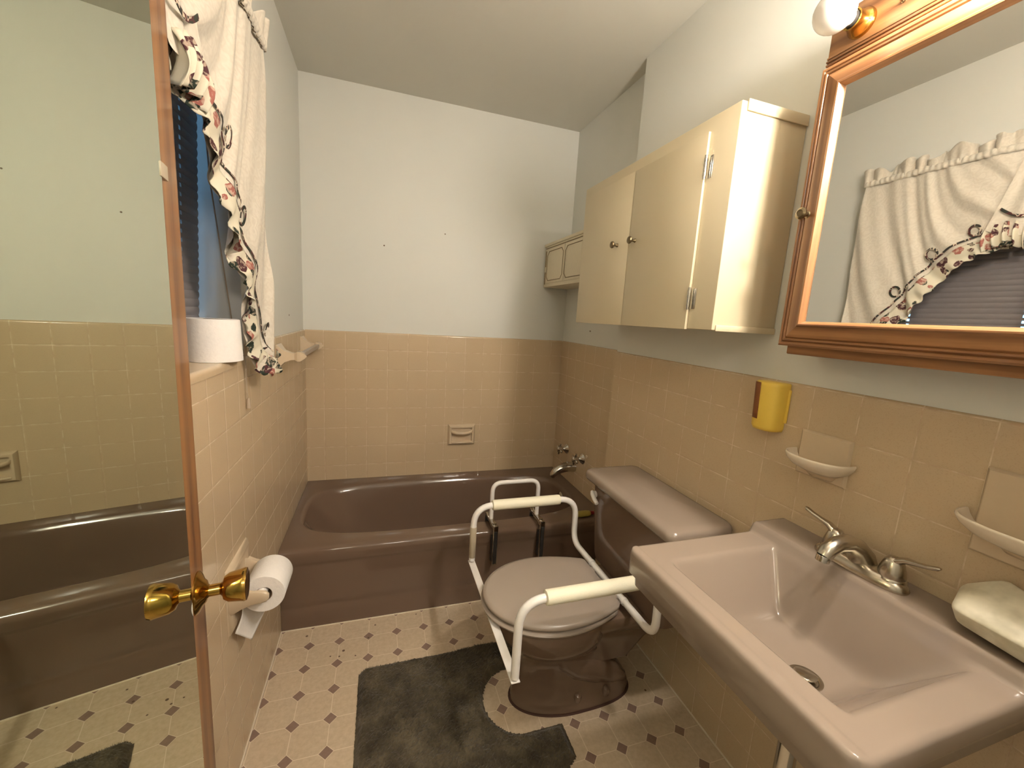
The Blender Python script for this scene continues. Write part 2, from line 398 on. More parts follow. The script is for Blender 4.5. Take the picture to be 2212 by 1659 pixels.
tube(cb, [(-.066, -1.036, WZ1-.03), (-.05, -1.04, 1.6), (-.02, -1.03, 1.25), (.0065, -1.028, 1.158), (.0065, -1.026, 1.10), (.006, -1.016, 1.03)], .0009, 6)
cd_ = link('pull_cord', cb, 'cord', bl)
tb = bmesh.new(); lathe(tb, [(.002, 0), (.0035, .002), (.006, .028), (.006, .03), (0, .0305)], (.008, -1.016, 1.034), (0, 0, -1), 14)
link('tassel', tb, 'cord', bl)

# ------------------------------------------------------------ curtain
cur = thing('swag_curtain', 'cream swag curtain with floral ruffled border hanging over the left window', 'curtain', (.04, -1.46, 1.1))
EP = [(-.925, 1.165), (-.955, 1.125), (-.985, 1.108), (-1.02, 1.115), (-1.052, 1.16), (-1.072, 1.22), (-1.088, 1.30), (-1.115, 1.36), (-1.16, 1.42), (-1.20, 1.49), (-1.25, 1.57), (-1.31, 1.632), (-1.38, 1.665), (-1.46, 1.688)]
EY = np.array([-p_[0] for p_ in EP]); EZ = np.array([p_[1] for p_ in EP])
def zE(y):
    if y < -1.46: y = -2.92-y
    return float(np.interp(-y, EY, EZ))
def xb(y): return .052-.034*ss(-y, 1.33, 1.50)
CT = 2.005
def cur_x(y, z):
    e = zE(y); tt = (CT-z)/(CT-e+1e-6); tt = min(1, max(0, tt))
    yy = y if y > -1.46 else -2.92-y
    inner = ss(-yy, .97, 1.10)
    x = xb(y)*(1-.45*inner*tt)
    amp = (.0045+.0075*tt)*(1 if y > -1.40 else .45)
    ph = -yy*(62-9*tt)+1.3*math.sin(yy*19)
    x += amp*math.sin(ph)+.4*amp*math.sin(2.3*ph+1)
    return max(x, .006)
def half(sign):
    bm = bmesh.new()
    y_of = (lambda s: -.925-.535*s) if sign > 0 else (lambda s: -1.46-.50*s)
    def f(s, q):
        y = y_of(s); z = CT+(zE(y)-CT)*q; yo = y
        if sign > 0: yo = y+.010*math.sin(q*5)*(1-s)
        return (cur_x(y, z), yo, z)
    grid(bm, f, 190, 60); return bm
link('curtain_panel', merge(half(1), half(-1)), 'curtain', cur, angle=180)
# ruffled border following the edge
def edge_pts(n=150):
    P = []
    for k in range(n+1):
        s = k/n*(len(EP)-1); i = min(int(s), len(EP)-2); q = s-i
        P.append((EP[i][0]*(1-q)+EP[i+1][0]*q, EP[i][1]*(1-q)+EP[i+1][1]*q))
    P = np.array(P)
    for _ in range(12): P[1:-1] = (P[:-2]+2*P[1:-1]+P[2:])/4
    return P
EPs = edge_pts()
def inward(i):
    a = EPs[max(i-1, 0)]; b = EPs[min(i+1, len(EPs)-1)]; d = (b-a)/np.linalg.norm(b-a)
    n = np.array([d[1], -d[0]])   # towards outer/upper side
    n = np.array([-d[1]*-1, -d[0]]) if False else n
    if n[1] < 0 and abs(n[1]) > abs(n[0]): n = -n
    if abs(n[0]) >= abs(n[1]) and n[0] < 0: n = -n
    return n
tb = bmesh.new(); rows = []
for i in range(len(EPs)):
    n_ = inward(i); row = []
    for j in range(9):
        q = j/8; o_ = -.012+q*.062
        ruff = (1-q)*(.008*math.sin(i*.47)+.004*math.sin(i*1.13+1))
        y, z = EPs[i]+n_*(o_+.004*math.sin(i*.9)*(1-q))
        row.append(tb.verts.new((max(.008, cur_x(min(y, -.93), max(z, zE(min(y, -.925))))+.006+ruff+.004*(1-q)), y, z)))
    rows.append(row)
for a, b in zip(rows[:-1], rows[1:]):
    for j in range(8): tb.faces.new([a[j], b[j], b[j+1], a[j+1]])
bd = link('floral_border', tb, 'floral', cur, angle=180); solid(bd, .0015); lab(bd, 'cream border printed with dark green leaves and red flowers')
# other half of border, pressed flat behind the open door
tb = bmesh.new(); rows = []
for i in range(30, len(EPs)):
    n_ = inward(i); row = []
    for j in range(5):
        o_ = -.012+j/4*.062; y, z = EPs[i]+n_*o_; y = -2.92-y
        row.append(tb.verts.new((.020+.004*math.sin(i*.5)*(1-j/4), y, z)))
    rows.append(row)
for a, b in zip(rows[:-1], rows[1:]):
    for j in range(4): tb.faces.new([a[j], b[j], b[j+1], a[j+1]])
bd2 = link('floral_border', tb, 'floral', cur, angle=180); solid(bd2, .0015)
# gathered knot at the centre of the swag
tb = bmesh.new()
def fk(s, q):
    y = -1.475+.11*s; z = 1.735-.085*q+.02*math.sin(s*PI)
    return (.045+.012*math.sin(s*26+q*2)+.014*math.sin(q*PI), y, z)
grid(tb, fk, 50, 14); kn = link('gathered_flounce', tb, 'floral', cur, angle=180); solid(kn, .0015)
# centre tail
tb = bmesh.new()
def ft(s, q):
    wd = .03+.06*q; y = -1.455+(s-.5)*2*wd; z = CT-.005-(.27+.03*math.sin(s*PI))*q
    return (.034+.018*q+.004*math.sin(s*14), y, z)
grid(tb, ft, 30, 24); link('centre_tail', tb, 'curtain', cur, angle=180)
# ribbon with loops
def strip(bm, pts, wdt):
    prev = None
    for i, p_ in enumerate(pts):
        a = Vector(pts[max(i-1, 0)]); b = Vector(pts[min(i+1, len(pts)-1)]); d = (b-a).normalized()
        n_ = Vector((0, -d.z, d.y)).normalized()*wdt/2
        c_ = (bm.verts.new(Vector(p_)-n_), bm.verts.new(Vector(p_)+n_))
        if prev: bm.faces.new([prev[0], c_[0], c_[1], prev[1]])
        prev = c_
rb = bmesh.new(); pts = []
for i in range(4, len(EPs)):
    y, z = EPs[i]+inward(i)*.068
    if y > -.93: continue
    pts.append((cur_x(y, z)+.006, y, z))
strip(rb, pts, .0075)
RP = np.array([(p_[1], p_[2]) for p_ in pts])
def loop(cy, cz, r, ang):
    i_ = int(np.argmin(np.hypot(RP[:, 0]-cy, RP[:, 1]-cz))); v_ = np.array([cy, cz])-RP[i_]; v_ = v_/max(np.linalg.norm(v_), 1e-6)
    cy, cz = RP[i_]+v_*(r+.003); ang = math.atan2(-v_[1], -v_[0])+.25
    P = []
    for k in range(25):
        a = ang+2*PI*k/24*.93; P.append((cur_x(cy, cz)+.010+.004*math.sin(a), cy+r*math.cos(a)*.85, cz+r*math.sin(a)))
    strip(rb, P, .008)
for (y, z, r) in [(-1.319, 1.757, .019), (-1.217, 1.665, .021), (-1.117, 1.517, .021), (-.975, 1.235, .017)]: loop(y, z, r, -1.2)
strip(rb, [(.060, -1.395-.13*k/12, 1.80-.035*math.sin(k/12*PI)) for k in range(13)], .009)
o = link('ribbon', rb, 'ribbon', cur, smooth=False); solid(o, .0012); lab(o, 'dark printed ribbon with small loops')
# header ruffle and rod pocket
hb = bmesh.new()
def fh(s, q):
    y = -.915-1.045*s; z = 1.996+(.070+.010*math.sin(s*43+1)+.006*math.sin(s*127))*q
    a = (1 if y > -1.36 else .45)
    x = xb(y)+.004+a*((.004+.016*q)*math.sin(s*105+2*math.sin(s*31))+.004*math.sin(s*260)*(1-q))
    y += a*.013*q*math.cos(s*105+2*math.sin(s*31)+.6)
    z -= .012*q*q*(.5+.5*math.sin(s*88+1.2*math.sin(s*23)))
    return (max(.006, x), y, z)
grid(hb, fh, 420, 10); o = link('header_ruffle', hb, 'curtain', cur, angle=180); solid(o, .0015)
hb = bmesh.new()
def fp(s, q):
    y = -.925-1.03*s; a = PI*(q-.5)
    return (max(.008, xb(y)+.006+.008*math.cos(a)+.0016*math.sin(s*330)), y, 2.008+.013*math.sin(a)+.001*math.sin(s*270))
grid(hb, fp, 420, 6); link('rod_pocket', hb, 'curtain', cur, angle=180)
hb = bmesh.new(); box(hb, (-.006, -.94, 1.998), (.045, -.93, 2.014), .002); link('rod_bracket', hb, 'white_pipe', cur)

# ------------------------------------------------------------ paper rolls
def paper_roll(name, c, axis, r, L, core, label, group=None):
    th = thing(name, label, 'toilet paper', c, group)
    bm = bmesh.new(); ax = Vector(axis)
    prof = [(core, 0), (r*.985, 0), (r, .002), (r*1.0, L-.002), (r*.985, L), (core, L)]
    n = 48; o = Vector(c); u, v_ = frame_of(ax); rings = []
    for rr, h in prof: rings.append([o+ax*h+u*math.cos(2*PI*k/n)*rr+v_*math.sin(2*PI*k/n)*rr for k in range(n)])
    loft(bm, rings, False, False); link('paper', bm, 'paper', th, angle=60)
    bm = bmesh.new(); rings = []
    for rr, h in [(core, .001), (core, L-.001), (core-.0015, L-.001), (core-.0015, .001)]: rings.append([o+ax*h+u*math.cos(2*PI*k/n)*rr+v_*math.sin(2*PI*k/n)*rr for k in range(n)])
    rings.append(rings[0]); loft(bm, rings, False, False); link('cardboard_core', bm, 'card', th)
    return th
rl = paper_roll('toilet_paper_roll', (-.034, -1.124, 1.155), (0, 0, 1), .058, .106, .021, 'spare white toilet paper roll standing on the tiled window sill')
# loose outer sheet of the spare roll
bm = bmesh.new()
def fl(s, q):
    a = -2.4+3.4*s; r = .0585+.0045*(1-q)*ss(s, .3, 1)
    return (-.034+r*math.cos(a), -1.124+r*math.sin(a), 1.156+.104*q)
grid(bm, fl, 50, 6); o = link('loose_sheet', bm, 'paper', rl, angle=180)

hd = thing('toilet_paper_holder', 'ceramic toilet paper holder with white roller fixed to the left tile wall', 'toilet paper holder', (0, -1.16, .54))
bm = bmesh.new(); Lh = [(0, -1.245, .445), (0, -1.07, .445), (0, -1.07, .632), (0, -1.245, .632)]
def ringx(x, ins): return [(x, -1.245+ins, .447+ins), (x, -1.072-ins, .447+ins), (x, -1.072-ins, .63-ins), (x, -1.245+ins, .63-ins)]
loft(bm, [ringx(.0005, 0), ringx(.006, .002), ringx(.012, .012), ringx(.012, .024), ringx(.005, .03)])
link('back_plate', bm, 'ceramic', hd, angle=50)
for yy in (-1.232, -1.093):
    bm = bmesh.new(); sgn = 1 if yy < -1.16 else -1
    rings = []
    for x, hz, ww in [(.005, .040, .012), (.03, .026, .009), (.055, .017, .0075), (.075, .0155, .0075), (.088, .013, .007), (.094, .006, .005)]:
        rings.append([(x, yy+a*ww, .542+b*hz) for a, b in [(-1, -.7), (-.7, -1), (.7, -1), (1, -.7), (1, .7), (.7, 1), (-.7, 1), (-1, .7)]])
    loft(bm, rings); link('post', bm, 'ceramic', hd, angle=50)
bm = bmesh.new(); lathe(bm, [(.006, 0), (.0125, .002), (.0125, .136), (.006, .138)], (.074, -1.231, .542), (0, 1, 0), 24); link('roller', bm, 'white_pipe', hd)
rl2 = paper_roll('toilet_paper_roll', (.077, -1.213, .535), (0, 1, 0), .052, .106, .021, 'white toilet paper roll hanging on the ceramic holder, loose end torn to a point')
bm = bmesh.new()
def fs(s, q):
    y0 = -1.212+.104*s; zb = .372+.066*abs(s-.45)/.45 if s < .45 else .372+.062*(s-.45)/.55
    z = .515+(zb-.515)*q; y = y0+q*(-.002+.028*(s-.35))
    return (.027+.004*math.sin(q*4)+(.052*s-.014)*q, y-.02*q*s, z)
grid(bm, fs, 20, 18); o = link('hanging_sheet', bm, 'paper', rl2, angle=180); solid(o, .0008)

# ------------------------------------------------------------ door with mirror and knob
AZ = math.radians(-8.0); dn = Vector((math.cos(AZ), -math.sin(AZ), 0)); dd = Vector((math.sin(AZ), math.cos(AZ), 0))
def on_plane(yv, off):  # point of the door plane at world y
    # dn.P = -0.15+off
    x = (-.150+off-dn.y*yv)/dn.x; return Vector((x, yv, 0))
door = bpy.data.objects.new('door_1', None); C.objects.link(door); e0 = on_plane(-1.552, 0); door.location = (e0.x, e0.y, 0); struct(door)
def door_box(bm, s0, s1, o0, o1, z0, z1, bev=.002):
    vs = []
    for z in (z0, z1):
        for s_, o_ in ((s0, o0), (s1, o0), (s1, o1), (s0, o1)):
            p_ = e0-dd*s_+dn*o_; vs.append(bm.verts.new((p_.x, p_.y, z)))
    fs_ = [bm.faces.new([vs[i] for i in f]) for f in [(0, 3, 2, 1), (4, 5, 6, 7), (0, 1, 5, 4), (1, 2, 6, 5), (2, 3, 7, 6), (3, 0, 4, 7)]]
    if bev: bmesh.ops.bevel(bm, geom=list({e for f in fs_ for e in f.edges}), offset=bev, segments=2, profile=.5, affect='EDGES')
bm = bmesh.new(); door_box(bm, -.017, .715, -.033, 0, .012, 2.03); link('door_leaf', bm, 'door', door)
bm = bmesh.new(); door_box(bm, .082, .66, .0005, .0055, .10, 1.95, .0015); lab(link('door_mirror', bm, 'mirror_green', door, angle=20), 'tall unframed mirror glued to the door')
bm = bmesh.new(); door_box(bm, .058, .088, .0008, .0068, 1.470, 1.490, .001); lab(link('mirror_clip', bm, 'tape', door), 'yellowed tape patch holding the mirror edge')
kc = e0-dd*.032; kc = Vector((kc.x, kc.y, .806))
bm = bmesh.new(); lathe(bm, [(.036, 0), (.036, .002), (.031, .006), (.022, .010), (.018, .014), (.012, .016), (.010, .018), (.010, .034), (.013, .037), (.020, .040), (.0245, .047), (.0275, .066), (.0285, .070), (.0275, .074), (.024, .075), (.010, .072), (0, .0715)], kc, dn, 40)
lab(link('door_knob', bm, 'brass', door, angle=30), 'polished brass knob')
bm = bmesh.new(); lathe(bm, [(.033, 0), (.03, .004), (.012, .006), (0, .0065)], kc-dn*.033, -dn, 30); link('outer_rosette', bm, 'brass', door)
bm = bmesh.new(); door_box(bm, -.0182, -.0172, -.024, -.009, .775, .85, 0); link('latch_plate', bm, 'brass', door)

# ------------------------------------------------------------ towel bar
tw = thing('towel_bar', 'ceramic towel bar with two flared posts on the left tile wall above the tub', 'towel bar', (0, -.35, 1.11))
for yy in (-.60, -.10):
    bm = bmesh.new(); rings = []
    for x, h_ in [(.0005, .046), (.004, .046), (.012, .036), (.025, .022), (.045, .014), (.058, .013), (.068, .0185), (.078, .0185), (.092, .009), (.099, .001)]:
        rings.append([(x, yy+a*h_*.9, 1.112+b*h_) for a, b in [(-1, -1), (0, -1.0), (1, -1), (1.0, 0), (1, 1), (0, 1.0), (-1, 1), (-1.0, 0)]])
    loft(bm, rings); link('post', bm, 'ceramic', tw, angle=25)
bm = B(((.064, -.592, 1.103), (.082, -.028, 1.121)), bev=.002); lab(link('bar', bm, 'mauve_seat', tw), 'pinkish brown square bar')

# ------------------------------------------------------------ bathtub
tub = thing('bathtub', 'mauve bathtub with apron built across the back of the room', 'bathtub', (.73, -.35, 0))
bm = bmesh.new(); N = 176
def tubring(x0, x1, y0, y1, p, z, dl=0):
    cx, cy, a, b = (x0+x1)/2, (y0+y1)/2, (x1-x0)/2, (y1-y0)/2
    return [(x, y, z) for x, y, _ in sellipse(cx, cy, a, b, N, p)]
def rect_ring(x0, x1, y0, y1, z):
    cx, cy, a, b = (x0+x1)/2, (y0+y1)/2, (x1-x0)/2, (y1-y0)/2; out = []
    for k in range(N):
        t_ = 2*PI*k/N; c_, s_ = math.cos(t_), math.sin(t_); m_ = max(abs(c_), abs(s_)); out.append((cx+a*c_/m_, cy+b*s_/m_, z))
    return out
X0, X1 = .001, W-.001
rings = [rect_ring(X0, X1, -.705, -.001, .300), rect_ring(X0, X1, -.713, -.001, .330), rect_ring(X0, X1, -.711, -.001, .347), rect_ring(X0, X1, -.704, -.001, .357), rect_ring(X0, X1, -.692, -.001, .360), rect_ring(X0+.006, X1-.006, -.68, -.012, .360),
         ]
keys = [(.030, 1.385, -.625, -.070, 3.9, .360), (.038, 1.378, -.617, -.078, 3.85, .357), (.048, 1.372, -.607, -.086, 3.8, .347), (.062, 1.366, -.597, -.094, 3.7, .325),
        (.13, 1.352, -.580, -.110, 3.6, .24), (.20, 1.338, -.566, -.122, 3.5, .16), (.255, 1.325, -.552, -.136, 3.4, .10), (.30, 1.305, -.532, -.158, 3.2, .07), (.36, 1.26, -.49, -.20, 3, .058), (.50, 1.15, -.42, -.28, 2.6, .056)]
K = np.array(keys)
def crm(a, b, c_, d, q): return .5*((2*b)+(-a+c_)*q+(2*a-5*b+4*c_-d)*q*q+(-a+3*b-3*c_+d)*q**3)
for k in range(len(K)-1):
    for q in (0, .25, .5, .75):
        r_ = crm(K[max(k-1, 0)], K[k], K[k+1], K[min(k+2, len(K)-1)], q); rings.append(tubring(*r_))
rings.append(tubring(*K[-1]))
loft(bm, rings, False, True)
# apron
def apron(s, q):
    prof = [(-.705, .300), (-.699, .286), (-.698, .26), (-.694, .20), (-.692, .12), (-.688, .095), (-.692, .07), (-.690, 0.0)]
    t_ = q*(len(prof)-1); i = min(int(t_), len(prof)-2); f_ = t_-i; f_ = f_*f_*(3-2*f_) if False else f_
    return (X0+(X1-X0)*s, prof[i][0]*(1-f_)+prof[i+1][0]*f_, prof[i][1]*(1-f_)+prof[i+1][1]*f_)
grid(bm, apron, 40, 28)
bmesh.ops.remove_doubles(bm, verts=bm.verts, dist=1e-5)
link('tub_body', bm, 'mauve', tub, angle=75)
bm = bmesh.new(); lathe(bm, [(.036, 0), (.036, .004), (.030, .009), (.012, .011), (0, .0115)], (1.3605, -.345, .305), (-1, 0, .18), 32); link('overflow_plate', bm, 'chrome', tub)
bm = bmesh.new(); lathe(bm, [(.03, 0), (.03, .003), (.015, .004), (0, .003)], (1.18, -.345, .0575), (0, 0, 1), 24); link('drain', bm, 'chrome', tub)
bm = B(((.002, -.6925, 0), (W2, -.686, .004))); link('caulk_line', bm, 'ceramic_pale', tub, smooth=False)

# tub taps
for k, (yy, zz) in enumerate([(-.188, .545), (-.392, .553)]):
    tpn = thing('tub_tap', ['chrome cross handled tub tap on the end tile wall, nearer the back corner', 'chrome cross handled tub tap on the end tile wall, nearer the toilet tank'][k], 'tap', (W, yy, zz), 'chrome taps over the bathtub')
    bm = bmesh.new(); lathe(bm, [(.030, .0005), (.030, .003), (.022, .012), (.014, .018), (.011, .022), (.010, .034), (0, .035)], (W, yy, zz), (-1, 0, 0), 28); link('escutcheon', bm, 'chrome', tpn)
    bm = bmesh.new(); lathe(bm, [(.009, .030), (.017, .034), (.018, .060), (.012, .066), (0, .067)], (W, yy, zz), (-1, 0, 0), 24)
    for q in range(4):
        a = q*PI/2+.3; d = Vector((0, math.cos(a), math.sin(a)))
        lathe(bm, [(.007, 0), (.0075, .022), (.006, .027), (0, .029)], Vector((W-.048, yy, zz))+d*.008, d, 12)
    link('handle', bm, 'chrome', tpn)
sp = thing('tub_spout', 'chrome tub spout on the end tile wall between and below the two taps', 'spout', (W, -.30, .475))
bm = bmesh.new()
tube(bm, [(W-.0005, -.30, .472), (W-.03, -.30, .474), (W-.06, -.30, .472), (W-.09, -.30, .464), (W-.115, -.30, .450), (W-.132, -.30, .432), (W-.136, -.30, .418)], .025, 24, rad=[.030, .029, .028, .026, .023, .019, .015])
link('spout_body', bm, 'chrome', sp)
bm = bmesh.new(); lathe(bm, [(.006, 0), (.007, .006), (.004, .01), (0, .011)], (W-.045, -.30, .497), (0, 0, 1), 14); link('screw_knob', bm, 'chrome', sp)
tag(link('hole_plug', B(((W-.004, -.445, .572), (W-.0003, -.43, .588)), bev=.0015), 'ceramic_pale'), 'tiny pale plug on the tile wall right of the tub taps', 'plug')

# back soap dish (recessed)
sd = thing('recessed_soap_dish', 'recessed ceramic soap dish with grab lip on the back tile wall', 'soap dish', (.84, 0, .53))
bm = bmesh.new()
def ry(y, ins, ib=0): return [(.758+ins, y, .537+ins+ib), (.922-ins, y, .537+ins+ib), (.922-ins, y, .664-ins), (.758+ins, y, .664-ins)]
loft(bm, [ry(-.0005, 0), ry(-.010, .002), ry(-.020, .010), ry(-.020, .020), ry(-.004, .024)])
link('dish_frame', bm, 'ceramic', sd, angle=40)
bm = bmesh.new(); rings = []
for k in range(17):
    s_ = k/16; x = .774+.132*s_; o_ = math.sin(s_*PI)**.5
    rings.append([(x, -.012-.030*o_+.010*math.cos(a), .626+.010*math.sin(a)-.010*o_) for a in [2*PI*j/12 for j in range(12)]])
loft(bm, rings); link('grab_lip', bm, 'ceramic', sd)
bm = bmesh.new(); rings = []
for k in range(13):
    s_ = k/12; x = .778+.124*s_; rings.append([(x, -.016-.012*math.sin(s_*PI)+.006*math.cos(a), .556+.006*math.sin(a)) for a in [2*PI*j/10 for j in range(10)]])
loft(bm, rings); link('front_lip', bm, 'ceramic', sd)

# ------------------------------------------------------------ grab rail clamped on the tub edge
gr = thing('tub_grab_rail', 'white hoop grab rail clamped over the front rim of the bathtub', 'grab rail', (.965, -.70, .36))
XL, XR, YG = .862, 1.085, -.665
bm = bmesh.new(); tube(bm, rounded([(XL, YG, .395), (XL, YG, .566), (XR, YG, .566), (XR, YG, .395)], .045, 10), .0098, 16); link('hoop', bm, 'white_pipe', gr)
for x in (XL, XR):
    bm = B(((x-.011, -.745, .381), (x+.011, -.60, .396)), bev=.002)
    box(bm, (x-.011, -.752, .215), (x+.011, -.738, .400), .002)
    lab(link('clamp_bar', bm, 'chrome', gr), 'chrome clamp bar')
    bm = B(((x-.008, -.755, .222), (x+.008, -.7515, .375)), bev=.001)
    link('grip_strip', bm, 'dark', gr)
    link('rubber_pad', B(((x-.013, -.7375, .225), (x+.013, -.7152, .345)), bev=.002), 'dark', gr)
    link('rubber_pad', B(((x-.012, -.618, .31), (x+.012, -.604, .381)), bev=.002), 'dark', gr)
    bm = bmesh.new(); tube(bm, [(x, -.62, .405), (x, -.66, .378), (x, -.70, .372), (x+.001, -.728, .365)], .004, 10); lathe(bm, [(.009, 0), (.009, .006), (0, .0065)], (x, -.72, .396), (0, 0, 1), 12); link('tension_bolt', bm, 'chrome', gr)

bo = thing('shampoo_bottle', 'small yellow bottle with dark red cap lying on the tub rim beside the tank', 'bottle', (1.31, -.655, .36))
bm = bmesh.new(); rings = []
for s_, r in [(0, .006), (.004, .018), (.03, .021), (.07, .021), (.085, .014), (.09, .008)]:
    rings.append([(1.285+s_, -.665+r*1.15*math.cos(a), .3605+.012+min(r, .012)*math.sin(a)) for a in [2*PI*j/20 for j in range(20)]])
loft(bm, rings); link('bottle_body', bm, 'old_yellow', bo)
bm = bmesh.new(); lathe(bm, [(.0095, 0), (.0095, .02), (.007, .022), (0, .0222)], (1.373, -.665, .3725), (1, 0, 0), 16); link('cap', bm, 'red', bo)

# ------------------------------------------------------------ toilet
to = thing('toilet', 'mauve two piece toilet with closed lid against the right wall', 'toilet', (1.05, -1.2, 0))
YC = -1.2
def egg(xf, xb_, hw, z, p=2.2, n=56, taper=.0):
    out = []; cx = xf+(xb_-xf)*.47
    for k in range(n):
        t_ = 2*PI*k/n; c_, s_ = math.cos(t_), math.sin(t_)
        a = (cx-xf) if c_ < 0 else (xb_-cx); pp = 2.0 if c_ < 0 else p
        out.append((cx+a*math.copysign(abs(c_)**(2/pp), c_), YC+hw*math.copysign(abs(s_)**(2/pp), s_)*(1-taper*max(0, c_)), z))
    return out
bm = bmesh.new()
loft(bm, [egg(.812, 1.255, .104, 0, 3), egg(.812, 1.255, .104, .022, 3), egg(.818, 1.25, .099, .034, 3), egg(.828, 1.235, .088, .06, 3), egg(.834, 1.20, .080, .10, 2.8), egg(.836, 1.18, .080, .15, 2.6), egg(.825, 1.15, .092, .20, 2.4),
          egg(.795, 1.12, .122, .235, 2.3), egg(.765, 1.12, .150, .262, 2.3), egg(.745, 1.12, .166, .295, 2.3), egg(.738, 1.12, .173, .335, 2.3), egg(.735, 1.12, .175, .362, 2.4), egg(.738, 1.118, .172, .370, 2.4), egg(.76, 1.10, .15, .371, 2.4)])
# rear deck carrying the tank
rings = []
for z, x0, x1, hw in [(.15, 1.02, 1.24, .075), (.22, 1.0, 1.29, .085), (.29, .98, 1.33, .11), (.325, .98, 1.36, .135), (.362, .98, 1.37, .142), (.368, .985, 1.365, .138)]:
    rings.append([(x, y, z) for x, y in rrect(x0, YC-hw, x1, YC+hw, .04)])
loft(bm, rings)
# trap way bulge on the side
for sg in (-1, 1):
    rings = []
    for (x, z, r) in [(.90, .24, .02), (.95, .20, .045), (1.02, .15, .055), (1.10, .11, .05), (1.17, .08, .04), (1.22, .05, .02)]:
        rings.append([(x+.6*r*math.cos(a)*.5, YC+sg*(.055)+r*.75*math.sin(a), z+r*math.cos(a)) for a in [2*PI*j/16 for j in range(16)]])
    loft(bm, rings)
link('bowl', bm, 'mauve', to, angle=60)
for sg in (-1, 1):
    for xx in (1.02, 1.13):
        bm = bmesh.new(); lathe(bm, [(.014, 0), (.014, .016), (.010, .026), (0, .029)], (xx, YC+sg*.088, .034), (0, sg*.3, 1), 18); link('bolt_cap', bm, 'mauve', to)
bm = bmesh.new(); R_ = egg(.805, 1.262, .111, .0005, 3); loft(bm, [R_, [(x, y, .004) for x, y, z in egg(.809, 1.257, .107, 0, 3)]]); lab(link('base_caulk', bm, 'grime', to), 'dark stained caulk ring')
# tank
bm = bmesh.new(); rings = []
for z, x0, hw, r in [(.370, 1.215, .200, .03), (.372, 1.205, .212, .03), (.40, 1.200, .218, .03), (.55, 1.192, .228, .03), (.692, 1.186, .236, .03)]:
    rings.append([(x, y, z) for x, y in rrect(x0, YC-.01-hw, 1.388, YC-.01+hw, r)])
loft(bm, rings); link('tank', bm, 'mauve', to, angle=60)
bm = bmesh.new(); rings = []
for z, ins in [(.6925, .012), (.694, .003), (.700, 0), (.716, 0), (.726, .004), (.732, .014), (.734, .035)]:
    rings.append([(x, y, z) for x, y in rrect(1.158+ins, -1.478+ins, 1.396-ins*.4, -.945-ins, max(.03-ins*.3, .01))])
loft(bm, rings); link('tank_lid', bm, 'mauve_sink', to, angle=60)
bm = bmesh.new(); lathe(bm, [(.013, 0), (.013, .006), (.006, .010), (0, .011)], (1.191, -1.005, .640), (-1, 0, 0), 18)
tube(bm, [(1.178, -.995, .648), (1.174, -1.005, .640), (1.171, -1.025, .632), (1.170, -1.05, .622)], .007, 12, rad=[.007, .0085, .0085, .0075]); lab(link('flush_lever', bm, 'white_pipe', to), 'white flush lever')
# seat and lid
def dsh(xf, xr, hw, hwr, z, n=64):
    out = []; cx = xf+(xr-xf)*.52
    for k in range(n):
        t_ = 2*PI*k/n; c_, s_ = math.cos(t_), math.sin(t_)
        if c_ <= 0: out.append((cx+(cx-xf)*c_, YC+hw*s_, z))
        else:
            m_ = max(c_/1.0, abs(s_)); xx = cx+(xr-cx)*min(1, c_*1.35); q = (xx-cx)/(xr-cx)
            yy = hw*(math.copysign(1, s_))*(1-(1-hwr/hw)*q**1.8) if c_*1.35 < 1 else hwr*s_/math.sqrt(1-.74**2)
            out.append((xx, YC+(hw*s_ if False else yy if c_*1.35 >= 1 else math.copysign(math.sqrt(max(0, 1-(q*.50)**2)), s_)*hw*(1-(1-hwr/(hw*.866))*q**2)), z))
    return out
bm = bmesh.new()
loft(bm, [dsh(.703, 1.115, .176, .125, .372), dsh(.694, 1.12, .184, .13, .377), dsh(.691, 1.12, .187, .132, .384), dsh(.696, 1.12, .182, .13, .390), dsh(.72, 1.10, .16, .11, .391)]); link('seat_ring', bm, 'mauve_seat', to, angle=60)
bm = bmesh.new()
loft(bm, [dsh(.705, 1.118, .174, .125, .393), dsh(.699, 1.122, .180, .13, .396), dsh(.696, 1.124, .183, .132, .403), dsh(.699, 1.124, .180, .13, .410), dsh(.712, 1.12, .168, .12, .4135), dsh(.75, 1.09, .13, .09, .4145)]); link('seat_lid', bm, 'mauve_seat', to, angle=60)
for sg in (-1, 1):
    bm = bmesh.new(); lathe(bm, [(.011, 0), (.011, .028), (.007, .032), (0, .033)], (1.133, YC+sg*.075-.014, .390), (0, 1, 0), 16); box(bm, (1.12, YC+sg*.075-.012, .371), (1.145, YC+sg*.075+.012, .392), .002); link('hinge', bm, 'mauve_seat', to)

# ------------------------------------------------------------ toilet safety frame
sf = thing('toilet_safety_frame', 'white tubular toilet safety frame with ivory armrests around the toilet', 'safety frame', (.95, -1.2, .2))
ya, yb = -.93, -1.47
bm = bmesh.new()
path = rounded([(.716, ya, .372), (.717, ya, .592), (1.146, ya, .592), (1.150, ya, .400), (1.150, -1.04, .400), (1.150, -1.36, .400), (1.150, yb, .400), (1.146, yb, .592), (.717, yb, .592), (.716, yb, .372)], [0, .075, .08, .085, .01, .01, .085, .08, .075, 0], 10)
tube(bm, path, .0118, 18); link('tube_frame', bm, 'white_pipe', sf)
for y in (ya, yb):
    bm = bmesh.new(); lathe(bm, [(.0135, 0), (.0195, .002), (.0205, .008), (.0205, .276), (.0195, .282), (.0135, .284)], (.786, y, .593), (1, 0, 0), 24)
    for v_ in bm.verts: v_.co.z = .593+(v_.co.z-.593)*(.92 if v_.co.z > .593 else 1.0)
    lab(link('armrest', bm, 'foam', sf), 'ivory foam armrest')
bm = B(((.7035, yb-.011, .362), (.7285, ya+.011, .3655)), bev=.001); link('cross_bar', bm, 'white_pipe', sf)
